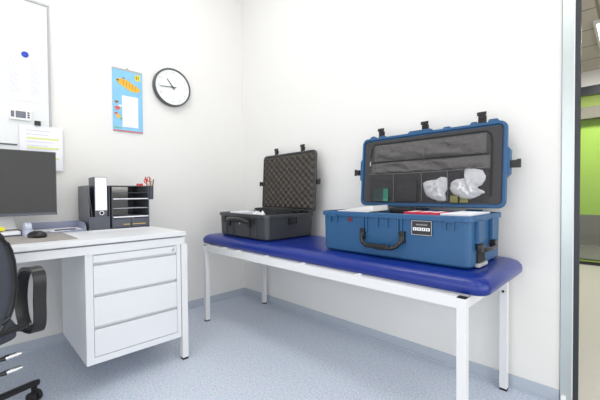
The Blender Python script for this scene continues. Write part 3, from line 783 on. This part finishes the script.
# ---- black case
KW, KD, KH = .642, .462, .178
kx, ky, ka = .708, -.309, math.radians(-2.6)
kc = thing('black_equipment_case', 'dark grey hard case with foam lined lid standing open on the left of the couch', 'hard case', (kx, ky, MT), ka)
KM = Matrix.Translation((kx, ky, MT)) @ rotz(ka)
bm = nb(); case_shell(bm, KW, KD, KH, .034)
obj('shell', bm, 'black_case', kc, 35, label='dark grey lower shell')
for x in (-.20, -.11, .11, .20): bx('rib', (x-.006, x+.006, -KD/2+.002, -KD/2+.013, .02, KH-.024), 'black_case', kc, bev=.001)
for y in (-.05, .05): bx('rib', (KW/2-.011, KW/2-.002, y-.004, y+.004, KH-.07, KH-.024), 'black_case', kc, bev=.001)
for x in (-.225, .175):
    bm = nb(); box(bm, x-.022, x+.022, -KD/2-.004, -KD/2+.011, KH-.075, KH-.024, bev=.003); obj('latch_strike', bm, 'black', kc)
bm = nb(); box(bm, KW/2-.011, KW/2+.004, -.033, .033, KH-.075, KH-.024, bev=.003); obj('latch_strike', bm, 'black', kc)
bm = nb()
hp = [(-.155, 0, .118), (-.150, -.026, .122), (-.12, -.040, .128), (-.04, -.044, .130), (.04, -.044, .130), (.09, -.040, .126), (.115, -.026, .116), (.12, 0, .112)]
tube(bm, [(x, -KD/2+.010+y, z+.006) for x, y, z in hp], [.011, .012, .015, .018, .018, .015, .012, .011], 12)
obj('handle', bm, 'black', kc, 40, label='thick black carrying handle')
for x in (-.155, .12): bx('handle_bracket', (x-.018, x+.018, -KD/2-.004, -KD/2+.011, .080, .140), 'black', kc, bev=.004)
bm = nb(); lathe(bm, [(.008, 0), (.008, -.003), (0, -.003)], 16, 'y', (-.012, -KD/2+.0095, .105)); obj('badge', bm, 'chrome', kc, label='small silver badge')
bx('foam_liner', (-KW/2+.026, KW/2-.026, -KD/2+.026, KD/2-.026, .03, .120), 'foam_dark', kc)
KLW, KLH, KLT = .660, .468, .034
KLM = tr_(.016, KD/2+.000, KH+.004) @ rotx(math.radians(-3.0))
bm = nb(); c = KLH/2
loft(bm, [(0, KLW-.05, KLH-.05, .03, 0, c), (.008, KLW-.03, KLH-.03, .036, 0, c), (KLT-.016, KLW-.014, KLH-.014, .036, 0, c), (KLT-.014, KLW, KLH, .038, 0, c), (KLT-.002, KLW, KLH, .038, 0, c), (KLT, KLW-.005, KLH-.005, .036, 0, c),
          (KLT, KLW-.024, KLH-.024, .03, 0, c), (KLT-.010, KLW-.026, KLH-.026, .03, 0, c)], 7, axis='y')
bm.transform(KLM); klid = obj('lid', bm, 'black_case', kc, 35, label='dark grey lid opened upright')
for x in (-.165, .165): latch('latch', klid, KLM @ tr_(x, -KLT+.014, KLH-.002) @ rotx(-.2), 'black', 1.05)
for s in (-1, 1): latch('side_latch', klid, KLM @ tr_(s*(KLW/2-.002), -KLT+.016, .225) @ roty(s*PI/2), 'black', .95)
for x in (-.2, .2):
    bm = nb(); tube(bm, [(x-.05, KD/2-.003, KH+.003), (x+.05, KD/2-.003, KH+.003)], .006, 8); obj('hinge', bm, 'black', kc)
# egg-crate foam
bm = nb(); nx, nz = 132, 92
x0, x1, z0, z1 = -KLW/2+.016, KLW/2-.016, .016, KLH-.016
g = []
for j in range(nz+1):
    row = []
    for i in range(nx+1):
        u, v = i/nx, j/nz; X = x0+(x1-x0)*u; Z = z0+(z1-z0)*v
        e = min(1, min(u, 1-u)*40, min(v, 1-v)*30)
        hh = .5+.5*math.cos(X*2*PI/.066)*math.cos(Z*2*PI/.054)
        row.append(bm.verts.new((X, -(KLT-.008+e*(.001+.024*hh)), Z)))
    g.append(row)
for j in range(nz):
    for i in range(nx): bm.faces.new((g[j][i], g[j][i+1], g[j+1][i+1], g[j+1][i]))
bm.transform(KLM); obj('egg_crate_foam', bm, 'foam', klid, 60, label='grey egg-crate foam')
# contents of the black case
BMi = KM
inbox('equipment_pouch', (-.10, .20, -.04, .12, .121, .212), 'foam_dark', 'black padded pouch lying on top inside the dark grey case', 'pouch', -.05, bev=.016)
inbox('paper_bag', (-.27, -.11, -.15, .02, .121, .182), 'paper', 'white paper packet at the left inside the dark grey case', 'packet', .1, bev=.006)
bm = blob(spl([(-.08, -.05), (-.02, -.06), (.05, -.055), (.09, -.03), (.08, .02), (.03, .05), (-.04, .045), (-.085, .01)], 3, .003, 5), .062, 5)
world_thing('plastic_bag', bm, 'bag', 'crumpled white plastic bag at the front inside the dark grey case', 'plastic bag', KM @ tr_(.10, -.125, .1215) @ rotx(-PI/2))

# ------------------------------------------------------------------ office chair
oc = thing('office_chair', 'dark office chair with looped armrests pushed up to the desk', 'office chair', (.86, -2.062, 0), math.radians(5))
# back rest: curved mesh pad inside a dark rim, facing -x
def backpad(thk, grow, zc=.675, hz=.225, hy=.20, xo=0):
    bm = nb(); rings = []
    n = 40
    for t in (1, .9, .7, .4, .12):
        R = []
        for k in range(n):
            a = 2*PI*k/n; ca, sa = math.cos(a), math.sin(a)
            ex = .55
            y = (hy+grow)*t*math.copysign(abs(ca)**ex, ca); z = (hz+grow)*t*math.copysign(abs(sa)**ex, sa)
            if z < 0: y *= 1-.28*(z/(hz))**2*1.0
            else: y *= 1-.12*(z/hz)**2
            R.append((y, z, t))
        rings.append(R)
    def X(y, z): return .27+xo - .9*y*y*0.9 + .03*math.cos(z*4)+.0
    F = []; B = []
    for R in rings:
        F.append([bm.verts.new((X(y, z)+thk*math.sqrt(max(0, 1-t**4))*.5+.006, y, zc+z)) for y, z, t in R])
        B.append([bm.verts.new((X(y, z)-thk*math.sqrt(max(0, 1-t**4))*.5-.006, y, zc+z)) for y, z, t in R])
    for P in (F, B):
        for A, C_ in zip(P, P[1:]):
            for k in range(n): bm.faces.new((A[k], A[(k+1) % n], C_[(k+1) % n], C_[k]))
        bm.faces.new(P[-1])
    for k in range(n): bm.faces.new((F[0][k], F[0][(k+1) % n], B[0][(k+1) % n], B[0][k]))
    return bm, X
bm, XF = backpad(.03, 0); obj('backrest', bm, 'fabric', oc, 60, label='blue-grey mesh backrest')
bm = nb(); pts = []
for k in range(41):
    a = 2*PI*k/40; ca, sa = math.cos(a), math.sin(a)
    y = .204*math.copysign(abs(ca)**.55, ca); z = .229*math.copysign(abs(sa)**.55, sa)
    if z < 0: y *= 1-.28*(z/.225)**2
    else: y *= 1-.12*(z/.225)**2
    pts.append((XF(y, z), y, .675+z))
tube(bm, pts, .012, 8, caps=False); obj('back_frame', bm, 'black', oc, 40)
bm = nb(); loft(bm, [(.425, .44, .42, .08, -.03, 0), (.435, .48, .46, .09, -.03, 0), (.475, .48, .46, .09, -.03, 0), (.49, .44, .42, .08, -.03, 0)], 6); obj('seat', bm, 'fabric', oc, 50)
bm = nb(); box(bm, -.12, .15, -.10, .10, .29, .425, bev=.01); tube(bm, [(.08, 0, .39), (.24, 0, .40), (.30, 0, .46), (.315, 0, .62)], .02, 10); obj('mechanism', bm, 'black', oc, 50)
bm = nb(); tube(bm, [(0, 0, .09), (0, 0, .25)], .03, 14); tube(bm, [(0, 0, .25), (0, 0, .376)], .016, 14); obj('gas_lift', bm, 'black', oc, 40)
# loop armrests (a flat band bent into a closed loop) with a bar to the back
for s in (-1, 1):
    bm = nb(); z_a = .568
    ctr = []
    for k in range(33):
        a = 2*PI*k/32; ca, sa = math.cos(a), math.sin(a)
        ctr.append((.12+.062*math.copysign(abs(ca)**.6, ca)+(.02 if sa > 0 else -.01)*sa, z_a+.130*math.copysign(abs(sa)**.7, sa)))
    loops = []
    for k in range(32):
        x, z = ctr[k]; xa, za = ctr[(k-1) % 32]; xb, zb = ctr[(k+1) % 32]
        tx, tz = xb-xa, zb-za; l = math.hypot(tx, tz); nx_, nz_ = tz/l, -tx/l
        yy = s*(.272+.035*(x-.10)/.115*1.0); hw = .021
        loops.append([bm.verts.new((x+nx_*.008, yy-hw, z+nz_*.008)), bm.verts.new((x+nx_*.008, yy+hw, z+nz_*.008)), bm.verts.new((x-nx_*.008, yy+hw, z-nz_*.008)), bm.verts.new((x-nx_*.008, yy-hw, z-nz_*.008))])
    for k in range(32):
        A, B = loops[k], loops[(k+1) % 32]
        for q in range(4): bm.faces.new((A[q], A[(q+1) % 4], B[(q+1) % 4], B[q]))
    tube(bm, [(.03, s*.08, .41), (.10, s*.17, .42), (.13, s*.22, .465), (.14, s*.25, .460)], .016, 8)
    tube(bm, [(.29, s*.06, .47), (.26, s*.16, .49), (.19, s*.25, .485)], .014, 8)
    obj('armrest', bm, 'black', oc, 50)
for (x, y, z, L) in ((.12, .09, .352, .135), (.10, .095, .285, .135)):
    bm = nb(); tube(bm, [(x, y-.04, z), (x, y+L-.06, z-.006), (x, y+L-.03, z-.004)], [.006, .006, .011], 8); lv = obj('lever', bm, 'black', oc, 40)
    bm = nb(); tube(bm, [(x, y+L-.03, z-.004), (x, y+L+.02, z)], [.013, .009], 10); obj('tip', bm, 'chrome', lv, 40, label='chrome tip')
A0 = math.radians(113)
for k in range(5):
    a = A0+k*2*PI/5; ca, sa = math.cos(a), math.sin(a)
    bm = nb(); tube(bm, [(0, 0, .115), (ca*.18, sa*.18, .105), (ca*.36, sa*.36, .090), (ca*.385, sa*.385, .084)], [.026, .022, .017, .012], 10, ry=.015); l = obj('leg', bm, 'black', oc, 50)
    bm = nb()
    for s in (-1, 1):
        lathe(bm, [(0, s*.005), (.024, s*.005), (.026, s*.008), (.026, s*.022), (.022, s*.025), (0, s*.025)], 20, 'y')
    box(bm, -.014, .014, -.004, .004, .005, .055)
    bm.transform(tr_(ca*.365, sa*.365, .026) @ rotz(1.0 if k else .5)); obj('caster', bm, 'black' if k else 'rubber', l, 40)

# ------------------------------------------------------------------ world, camera, view
wd = bpy.data.worlds.new('world'); S.world = wd; wd.use_nodes = True
wd.node_tree.nodes['Background'].inputs[0].default_value = (.86, .93, 1, 1); wd.node_tree.nodes['Background'].inputs[1].default_value = 1.2
cam = bpy.data.cameras.new('camera'); co = bpy.data.objects.new('camera', cam); COL.objects.link(co); S.camera = co
cam.sensor_width = 36; cam.lens = 334.74/600*36; cam.clip_start = .02
pi_, ro_, ya_ = math.radians(-1.1172), math.radians(-.44397), math.radians(134.98409)
fw = Vector((math.cos(ya_)*math.cos(pi_), math.sin(ya_)*math.cos(pi_), math.sin(pi_)))
r_ = Vector((math.sin(ya_), -math.cos(ya_), 0)); u_ = r_.cross(fw)
R_ = r_*math.cos(ro_)+u_*math.sin(ro_); U_ = -r_*math.sin(ro_)+u_*math.cos(ro_)
mw_ = Matrix((( R_.x, U_.x, -fw.x, 2.74228), (R_.y, U_.y, -fw.y, -1.95895), (R_.z, U_.z, -fw.z, 1.0), (0, 0, 0, 1)))
co.matrix_world = mw_
S.view_settings.view_transform = 'Standard'; S.view_settings.look = 'None'; S.view_settings.gamma = 1
S.view_settings.use_curve_mapping = False; S.view_settings.exposure = -0.49
